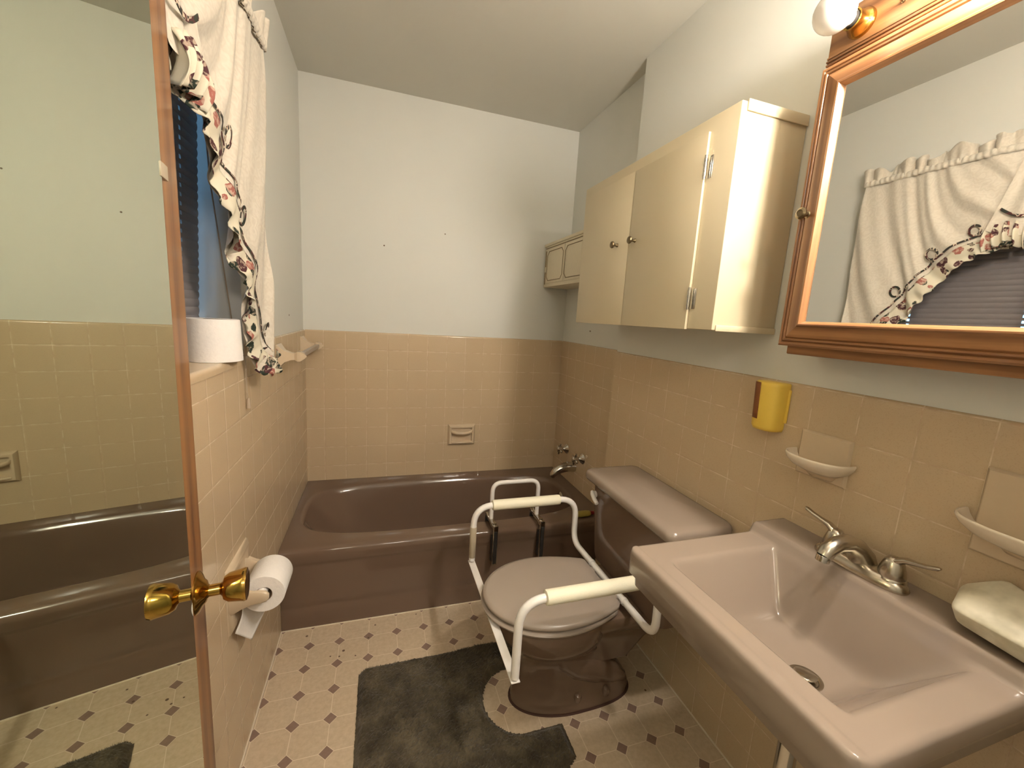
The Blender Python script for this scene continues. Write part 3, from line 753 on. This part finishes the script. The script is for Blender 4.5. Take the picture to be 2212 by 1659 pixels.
for y in (-1.09, -1.31):
    bm = bmesh.new(); lathe(bm, [(.0135, 0), (.0135, .012)], (1.150, y-.006, .400), (0, 1, 0), 18); link('collar', bm, 'white_pipe', sf)
bm = B(((1.135, -1.30, .383), (1.160, -1.10, .389)), bev=.002); link('mounting_bracket', bm, 'white_pipe', sf)
bm = bmesh.new(); lathe(bm, [(.0122, 0), (.0130, .001), (.0130, .125), (.0122, .126)], (.7163, ya, .385), (0, 0, 1), 20); o = link('tape_wrap', bm, 'tape', sf); lab(o, 'clear yellowed tape wrapped round the front tube')

# ------------------------------------------------------------ bath mat
mt = bmesh.new()
def inmat(x, y):
    # contour mat outline with rounded corners and a cut out round the toilet base
    x0, x1, y0, y1 = .306, .948, -1.50, -.952
    yy = y-(x-.306)*.0; 
    r = .035
    dx = max(x0+r-x, x-(x1-r), 0); dy = max(y0+r-y, y-(y1-r), 0)
    d = math.hypot(dx, dy)-r
    if dx == 0 and dy == 0: d = max(x0-x, x-x1, y0-y, y-y1)
    # lower right corner cut diagonal
    d = max(d, (x*.55-(y)*.83)-(.948*.55+1.437*.83)-.0)
    # cut out: stadium from x=.82 to open end
    cx = max(.835, x) if x > .835 else .835
    c = math.hypot(x-cx, (y+1.205)/1.05)-.118
    return max(d, -c)
res = .0052; nx = int((.96-.295)/res); ny = int((1.52-.94)/res); vv = {}
def mz(x, y, d):
    e = ss(-d, 0, .022)
    b = .006*math.sin(x*40+3*math.sin(y*23))*math.sin(y*37+2*math.sin(x*31))
    fold = .012*math.exp(-((x-.74)**2/.006+(y+.975)**2/.0006))
    return .002+e*(.014+b*.6+random.random()*.0045)+fold*e
for i in range(nx+1):
    for j in range(ny+1):
        x, y = .295+i*res, -1.52+j*res; d = inmat(x, y)
        if d < .003: vv[i, j] = mt.verts.new((x+random.uniform(-.001, .001), y+random.uniform(-.001, .001), mz(x, y, d)))
for (i, j) in list(vv):
    if all(k in vv for k in [(i+1, j), (i+1, j+1), (i, j+1)]): mt.faces.new([vv[i, j], vv[i+1, j], vv[i+1, j+1], vv[i, j+1]])
# short tufts
for _ in range(26000):
    x, y = random.uniform(.30, .955), random.uniform(-1.505, -.945); d = inmat(x, y)
    if d > -.002: continue
    z = mz(x, y, d)-.003; a = random.uniform(0, 2*PI); l = random.uniform(.004, .010); wv_ = .0011
    lean = Vector((math.sin(y*21+x*9)*.6+random.uniform(-.6, .6), math.cos(x*17)*.6+random.uniform(-.6, .6), 1)).normalized()
    p_ = Vector((x, y, z)); s_ = Vector((math.cos(a), math.sin(a), 0))*wv_
    a_, b_, c_ = mt.verts.new(p_-s_), mt.verts.new(p_+s_), mt.verts.new(p_+lean*l)
    mt.faces.new([a_, b_, c_])
tag(link('bath_mat', mt, 'pile', smooth=False), 'worn olive brown contour bath mat with cutout lying round the toilet foot', 'bath mat')

# ------------------------------------------------------------ storage cabinet
sc = thing('wall_cabinet', 'cream painted two door wall cabinet above the toilet tank', 'cabinet', (1.29, -1.09, 1.308))
CX, Y0c, Y1c, Z0c, Z1c = 1.189, -1.487, -.699, 1.308, 1.856
bm = B(((CX, Y0c, Z0c), (W2+.005, Y1c, Z1c)), bev=.003); link('cabinet_body', bm, 'cream', sc)
link('side_moulding', B(((CX+.016, Y0c-.005, Z1c-.022), (W2+.004, Y0c, Z1c+.004)), bev=.0015), 'cream', sc)
link('side_moulding', B(((CX+.010, Y0c-.004, Z0c-.002), (W2+.004, Y0c, Z0c+.014)), bev=.0015), 'cream', sc)
for k, (a, b, ky) in enumerate([(-1.070, -.722, -1.0), (-1.397, -1.074, -1.108)]):
    dr = link('cabinet_door', B(((CX-.009, a, Z0c-.002), (CX-.0005, b, Z1c-.038)), bev=.0015), 'cream', sc)
    bm = bmesh.new(); lathe(bm, [(.007, 0), (.0045, .004), (.004, .013), (.010, .017), (.0125, .021), (.011, .025), (.006, .027), (0, .0272)], (CX-.009, ky, 1.588), (-1, 0, 0), 20)
    o = link('knob', bm, 'brass_old', dr); o.parent = dr
    if k == 1:
        for hz in (1.728, 1.39):
            bm = bmesh.new(); tube(bm, [(CX-.012, -1.402, hz-.03), (CX-.012, -1.402, hz+.03)], .0038, 10)
            box(bm, (CX-.0035, -1.418, hz-.028), (CX-.0005, -1.402, hz+.028), .0005)
            for q in (-.018, -.006, .006, .018): lathe(bm, [(.0044, -.0045), (.0046, 0), (.0044, .0045)], (CX-.012, -1.402, hz+q), (0, 0, 1), 10)
            o = link('hinge', bm, 'chrome', dr)

sm = thing('small_wall_cabinet', 'small pale cabinet with octagonal panel doors in the corner over the tub taps', 'cabinet', (1.38, -.33, 1.5))
ax0, az0, az1, ay0, ay1 = 1.300, 1.500, 1.742, -.66, -.006
link('cabinet_body', B(((ax0, ay0, az0), (W+.006, ay1, az1)), bev=.002), 'cream_small', sm)
link('cornice', B(((ax0-.008, ay0, az1-.012), (W+.006, ay1, az1+.003)), bev=.002), 'cream_small', sm)
py = [(-.045, -.285), (-.290, -.53), (-.535, -.65)]
for (b, a) in py:
    d_ = link('sliding_panel', B(((ax0-.005, a, az0+.020), (ax0-.0005, b, az1-.030)), bev=.001), 'cream_small', sm)
    bm = bmesh.new(); c_ = .022; z0_, z1_ = az0+.034, az1-.045; a2, b2 = a+.012, b-.012
    P = [(a2+c_, z0_), (b2-c_, z0_), (b2, z0_+c_), (b2, z1_-c_), (b2-c_, z1_), (a2+c_, z1_), (a2, z1_-c_), (a2, z0_+c_)]
    for k in range(8):
        p_, q_ = P[k], P[(k+1) % 8]; tube(bm, [(ax0-.0052, p_[0], p_[1]), (ax0-.0052, q_[0], q_[1])], .0022, 6)
    link('octagon_groove', bm, 'cream_dark', d_)
for zz in ((1.615, 1.705), (1.515, 1.585)):
    link('end_slot', B(((ax0-.0012, -.030, zz[0]), (ax0-.0003, -.018, zz[1]))), 'cream_dark', sm, smooth=False)
link('top_slot', B(((ax0-.0012, ay0+.01, az1-.026), (ax0-.0003, -.018, az1-.021))), 'cream_dark', sm, smooth=False)

# ------------------------------------------------------------ medicine cabinet with light bar
mc = thing('medicine_cabinet', 'oak framed mirror medicine cabinet with light bar above the sink', 'mirror cabinet', (1.34, -1.92, 1.265))
FY, FYe = -1.610, -2.26
link('cabinet_body', B(((1.300, FYe+.004, 1.263), (W2+.005, FY-.004, 1.885)), bev=.003), 'oak_h', mc)
def moulding(name, y0, y1, z0, z1, parent):
    """picture frame with stepped profile, mitred; outer rect y0..y1 (y1<y0), z0..z1"""
    prof = [(0, 1.300), (0, 1.276), (.004, 1.272), (.008, 1.272), (.010, 1.2745), (.013, 1.2705), (.016, 1.2705), (.018, 1.2735), (.021, 1.2700), (.025, 1.2690), (.044, 1.2655), (.047, 1.2635), (.050, 1.2635), (.053, 1.268), (.055, 1.272), (.057, 1.276)]
    rects = [[(x, y0-i, z0+i), (x, y1+i, z0+i), (x, y1+i, z1-i), (x, y0-i, z1-i)] for i, x in prof]
    for k in range(4):
        bm = bmesh.new()
        for a, b in zip(rects[:-1], rects[1:]):
            bm.faces.new([bm.verts.new(a[k]), bm.verts.new(a[(k+1) % 4]), bm.verts.new(b[(k+1) % 4]), bm.verts.new(b[k])])
        link(name, bm, 'oak_h' if k in (0, 2) else 'oak', parent, angle=20)
moulding('frame_rail', FY, FYe, 1.283, 1.876, mc)
link('mirror', B(((1.2750, FYe+.05, 1.33), (1.279, FY-.05, 1.83))), 'mirror', mc, smooth=False)
bm = bmesh.new(); lathe(bm, [(.008, 0), (.005, .003), (.0045, .012), (.010, .015), (.0125, .019), (.0125, .022), (.008, .025), (.007, .024), (0, .0255)], (1.269, FY-.026, 1.573), (-1, 0, 0), 24); lab(link('knob', bm, 'brass_old', mc), 'dark antique brass knob')
# light bar
LB = link('light_bar', B(((1.284, FYe, 1.873), (W2+.005, FY, 1.978)), bev=.003), 'oak_h', mc)
for z, x in ((1.884, 1.281), (1.891, 1.2805), (1.898, 1.282)):
    link('bead', B(((x, FYe, z-.0022), (1.286, FY, z+.0022)), bev=.0015), 'oak_h', mc)
for k, y in enumerate((-1.672, -1.935, -2.20)):
    bm = bmesh.new(); lathe(bm, [(.026, .0002), (.026, .004), (.024, .008), (.019, .018), (.018, .028), (.0185, .030), (.0165, .031), (.0165, .027), (0, .026)], (1.284, y, 1.932), (-1, 0, 0), 32)
    so = link('lamp_socket', bm, 'brass', mc)
    bm = bmesh.new(); lathe(bm, [(.0145, .026), (.0145, .036), (.013, .037), (0, .0375)], (1.284, y, 1.932), (-1, 0, 0), 24); link('socket_collar', bm, 'dark', so)
    prof = [(.012, .034), (.015, .040)]
    for q in range(15):
        a = math.radians(-62+152*q/14); prof.append((.036*math.cos(a), .078+.036*math.sin(a)))
    prof.append((.0, .1141))
    bm = bmesh.new(); lathe(bm, prof, (1.284, y, 1.932), (-1, 0, 0), 32)
    b_ = link('light_bulb', bm, 'glass_frost' if k == 0 else 'bulb_on', so, angle=80)
    if k == 0: lab(b_, 'unlit opal globe bulb')
bm = bmesh.new(); lathe(bm, [(.0035, 0), (.0035, .002), (.0015, .003), (.0012, .012), (0, .0122)], (1.284, -1.742, 1.928), (-1, 0, 0), 12); link('screw', bm, 'brass_old', mc)

# ------------------------------------------------------------ sink
sk = thing('wall_hung_sink', 'mauve wall hung sink with rectangular basin in the right foreground', 'sink', (1.17, -1.84, .70))
SX0, SX1, SY0, SY1, SZ = .924, W2-.001, -2.095, -1.603, .800
def smn(a, b, k=.040):
    h = max(k-abs(a-b), 0)/k; return min(a, b)-h*h*k*.25
def sz(x, y):
    d = smn((x-.984)*2.8, (1.286-x)*2.7); d = smn(d, (-1.676-y)*1.75); d = smn(d, (y+2.040)*1.3, .04)
    d = smn(d, .122+.05*(1-min(1, math.hypot((x-1.145), (y+1.885)*.7)/.12))*.3, .03)
    d = 0 if d < -.012 else ((d+.012)**2/.048 if d < .012 else d)
    z = SZ-d
    led = ss(x, 1.286, 1.302); z += .026*led
    z += .0022*(1-ss(x, SX0+.018, SX0+.026))
    return z
def corner(uu, vv_, x0, x1, y0, y1, r):
    x = x0+(x1-x0)*uu; y = y0+(y1-y0)*vv_
    for cx, sx_ in ((x0, 1), (x1, -1)):
        for cyy, sy2 in ((y0, 1), (y1, -1)):
            if cx == x1: continue
            a = 1-(x-cx)*sx_/r; b = 1-(y-cyy)*sy2/r
            if a > 0 and b > 0:
                a2 = a*math.sqrt(max(0, 1-b*b/2)); b2 = b*math.sqrt(max(0, 1-a*a/2)); return cx+sx_*r*(1-a2), cyy+sy2*r*(1-b2)
    return x, y
bm = bmesh.new(); NU, NV = 120, 124
def fsk(uu, vv_):
    x, y = corner(uu, vv_, SX0, SX1, SY0, SY1, .022); z = sz(x, y)
    e = min(uu*(SX1-SX0), vv_*(SY1-SY0), (1-vv_)*(SY1-SY0)); z -= .005*(1-ss(e, 0, .007))**2
    return (x, y, z)
V = grid(bm, fsk, NU, NV)
loopv = [V[i][0] for i in range(NU+1)]+[V[NU][j] for j in range(1, NV+1)]+[V[i][NV] for i in range(NU-1, -1, -1)]+[V[0][j] for j in range(NV-1, 0, -1)]
cxm, cym = (SX0+SX1)/2, (SY0+SY1)/2; prev = loopv
for z, ins in [(.790, -.0015), (.745, -.001), (.740, .004), (.736, .010), (.716, .011), (.711, .017), (.700, .03), (.675, .07), (.655, .14)]:
    cur_ = []
    for v0 in loopv:
        x, y = v0.co.x, v0.co.y
        kx = 1-ins/(SX1-SX0)*2; ky = 1-ins/((SY1-SY0)/2)
        nx_ = SX1-(SX1-x)*(1-ins/(SX1-SX0)) ; ny_ = cym+(y-cym)*ky
        zz = z if x < SX1-.002 else z
        cur_.append(bm.verts.new((nx_, ny_, min(zz, v0.co.z-.001) if z > .78 else zz)))
    for a in range(len(prev)):
        b = (a+1) % len(prev); bm.faces.new([prev[a], prev[b], cur_[b], cur_[a]])
    prev = cur_
bm.faces.new(prev)
link('basin', bm, 'mauve_sink', sk, angle=70)
bm = bmesh.new(); lathe(bm, [(.029, 0), (.029, .0022), (.025, .003), (.021, .0012), (.020, -.004), (0, -.0045)], (1.145, -1.885, .6655), (0, 0, 1), 32); link('drain_ring', bm, 'nickel', sk)
bm = bmesh.new(); lathe(bm, [(.006, -.004), (.019, .006), (.0195, .0085), (.017, .010), (0, .0115)], (1.145, -1.885, .6655), (.1, .1, 1), 28); link('pop_up_stopper', bm, 'nickel', sk)

# faucet
fa = thing('sink_faucet', 'brushed nickel two lever faucet on the back ledge of the sink', 'faucet', (1.345, -1.825, .826))
FX, FYc, FZ = 1.340, -1.825, .8262
bm = bmesh.new(); rings = []
for z, a, b in [(0, .030, .087), (.004, .031, .088), (.012, .028, .084), (.020, .022, .074), (.024, .014, .06)]:
    rings.append([(x, y, FZ+z) for x, y, _ in sellipse(FX, FYc, a, b, 48, 2.6)])
loft(bm, rings); link('base_plate', bm, 'nickel', fa, angle=60)
bm = bmesh.new(); tube(bm, [(FX+.006, FYc, FZ+.008), (FX, FYc, FZ+.030), (FX-.020, FYc, FZ+.052), (FX-.050, FYc, FZ+.066), (FX-.082, FYc, FZ+.066), (FX-.104, FYc, FZ+.056), (FX-.112, FYc, FZ+.044)], .02, 24, rad=[.030, .025, .020, .0175, .0165, .0155, .0135]); link('spout', bm, 'nickel', fa, angle=60)
bm = bmesh.new(); lathe(bm, [(.012, 0), (.0125, .002), (.0125, .012), (.010, .013), (0, .013)], (FX-.112, FYc, FZ+.046), (-.22, 0, -1), 20); link('aerator', bm, 'chrome', fa)
for sg in (1, -1):
    yy = FYc+sg*.055
    bm = bmesh.new(); lathe(bm, [(.025, .004), (.0245, .018), (.022, .021), (.0225, .023), (.021, .035), (.016, .052), (.010, .060), (0, .064)], (FX+.004, yy, FZ), (0, 0, 1), 28); link('handle_hub', bm, 'nickel', fa)
    bm = bmesh.new(); P = [(FX+.004, yy+sg*-.002, FZ+.040), (FX+.004, yy+sg*.006, FZ+.056), (FX+.003, yy+sg*.018, FZ+.064), (FX+.001, yy+sg*.034, FZ+.068), (FX-.001, yy+sg*.052, FZ+.073), (FX-.003, yy+sg*.066, FZ+.079), (FX-.003, yy+sg*.070, FZ+.081)]
    tube(bm, P, .01, 18, rad=[.014, .0125, .0095, .0072, .0066, .0064, .003], flat=.62); link('lever', bm, 'nickel', fa)

# drain pipe under the sink
tr = thing('sink_drain_pipe', 'chrome drain trap under the wall hung sink', 'pipe', (1.10, -1.895, .5))
bm = bmesh.new(); tube(bm, rounded([(1.135, -1.885, .655), (1.135, -1.885, .40), (1.24, -1.895, .40), (1.24, -1.895, .50), (W2-.001, -1.895, .50)], .05, 8), .017, 18); link('trap_tube', bm, 'chrome', tr)
bm = bmesh.new(); lathe(bm, [(.019, 0), (.025, .003), (.025, .024), (.019, .028)], (1.135, -1.885, .545), (0, 0, 1), 8); lab(link('slip_nut', bm, 'dark', tr), 'dark slip nut'); 
bm = bmesh.new(); lathe(bm, [(.021, 0), (.023, .09)], (1.135, -1.885, .572), (0, 0, 1), 24); lab(link('tailpiece', bm, 'white_pipe', tr), 'pale tailpiece sleeve')
bm = bmesh.new(); lathe(bm, [(.035, 0), (.03, .006), (.018, .008)], (W2, -1.895, .50), (-1, 0, 0), 24); link('wall_flange', bm, 'chrome', tr)

# soap leaning on the ledge
sb = bmesh.new()
pts = [(1.300, -1.985, .868), (1.378, -1.962, .884), (1.388, -2.010, .925), (1.386, -2.085, .905), (1.292, -2.09, .868), (1.315, -1.99, .838), (1.38, -1.985, .845), (1.385, -2.09, .845), (1.312, -2.09, .830)]
for p_ in pts: sb.verts.new(p_)
bmesh.ops.convex_hull(sb, input=sb.verts)
o = link('soap_bar', sb, None, smooth=True, angle=180); t_ = NT('aged_soap'); n_ = t_.noise(t_.vec(), 22, 3); t_.col(t_.ramp(n_, [(.35, (0.55, .50, .36)), (.6, (0.80, .74, .58))])); t_.set(Roughness=.55); t_.bump(n_, .4, .01); o.data.materials.append(t_.m); bv = o.modifiers.new('bevel', 'BEVEL'); bv.width = .011; bv.segments = 4; bv.limit_method = 'ANGLE'; bv.angle_limit = math.radians(20)
tag(o, 'large off white lump of soap resting on the right end of the sink ledge', 'soap')

# ceramic shell dishes on the right wall
def shell_dish(name, yc, hw, z, px0, px1, pz0, pz1, depth, label, group=None):
    th = thing(name, label, 'soap dish', (W2, yc, pz0), group)
    bm = bmesh.new()
    def rx(x, i): return [(x, px0+i, pz0+i), (x, px1-i, pz0+i), (x, px1-i, pz1-i), (x, px0+i, pz1-i)]
    loft(bm, [rx(W2-.0003, 0), rx(W2-.004, .0015), rx(W2-.007, .005)]); link('back_plate', bm, 'ceramic', th, angle=30)
    bm = bmesh.new(); n = 40
    def arc(sc, zz, dp): return [(W2-.005-dp*math.sin(PI*k/n)**.6, yc+hw*sc*math.cos(PI*k/n), zz) for k in range(n+1)]
    rings = [arc(.55, z-.034, depth*.45), arc(.80, z-.022, depth*.78), arc(.95, z-.008, depth*.95), arc(1, z+.002, depth), arc(.985, z+.0065, depth*.985), arc(.95, z+.005, depth*.94), arc(.91, z-.004, depth*.88), arc(.84, z-.014, depth*.78), arc(.70, z-.019, depth*.6), arc(.3, z-.020, depth*.2)]
    R = loft(bm, rings, True, True, closed=False); link('tray', bm, 'ceramic_pale', th, angle=180)
    bm = bmesh.new(); rings = []
    for zz, h2, dp in [(z-.050, .38, .010), (z-.042, .46, .022), (z-.030, .56, .034)]:
        rings.append([(W2-.004-dp*math.sin(PI*k/16), yc+hw*h2*math.cos(PI*k/16), zz) for k in range(17)])
    loft(bm, rings, True, True, closed=False); link('neck', bm, 'ceramic', th, angle=60)
    return th
shell_dish('shell_soap_dish', -1.682, .072, 1.018, -1.738, -1.617, .962, 1.076, .074, 'smaller cream ceramic soap dish on the right tile wall beside the yellow dispenser')
shell_dish('shell_soap_dish', -2.035, .098, 1.012, -2.13, -1.952, .942, 1.10, .085, 'larger cream ceramic dish cut off by the right picture edge, above the lump of soap')

# yellow dispenser
yd = thing('cup_dispenser', 'yellow plastic dispenser with a brown strip on the right tile wall below the mirror', 'dispenser', (W2, -1.52, 1.04))
bm = bmesh.new(); rings = []
for z, hw, dp in [(1.046, .020, .030), (1.049, .034, .044), (1.058, .037, .048), (1.10, .0385, .050), (1.17, .040, .052), (1.178, .0395, .051), (1.181, .036, .046)]:
    r_ = []
    for k in range(25):
        a = PI*k/24; r_.append((W2-.0-dp*math.sin(a)**.45, -1.528+hw*math.cos(a), z))
    rings.append([(W2-.001, -1.528+hw, z)]+r_[1:-1]+[(W2-.001, -1.528-hw, z)])
loft(bm, rings); link('dispenser_body', bm, 'yellow', yd, angle=60)
def fb(s, q):
    z = 1.078+.100*q; hw = .0375+.002*q; a = math.radians(48+34*s); dp = .0475+.0045*q
    return (W2-.0005-(dp+.0008)*math.sin(a)**.45, -1.528+(hw+.0006)*math.cos(a), z)
bm = bmesh.new(); grid(bm, fb, 10, 6); o = link('brown_strip', bm, 'brown', yd, angle=180); solid(o, .001)
link('wall_plate', B(((W2-.006, -1.572, 1.075), (W2-.0005, -1.482, 1.165)), bev=.002), 'yellow', yd)

# ------------------------------------------------------------ room light: bulbs, dusk window, plus the soft fill added in the hall
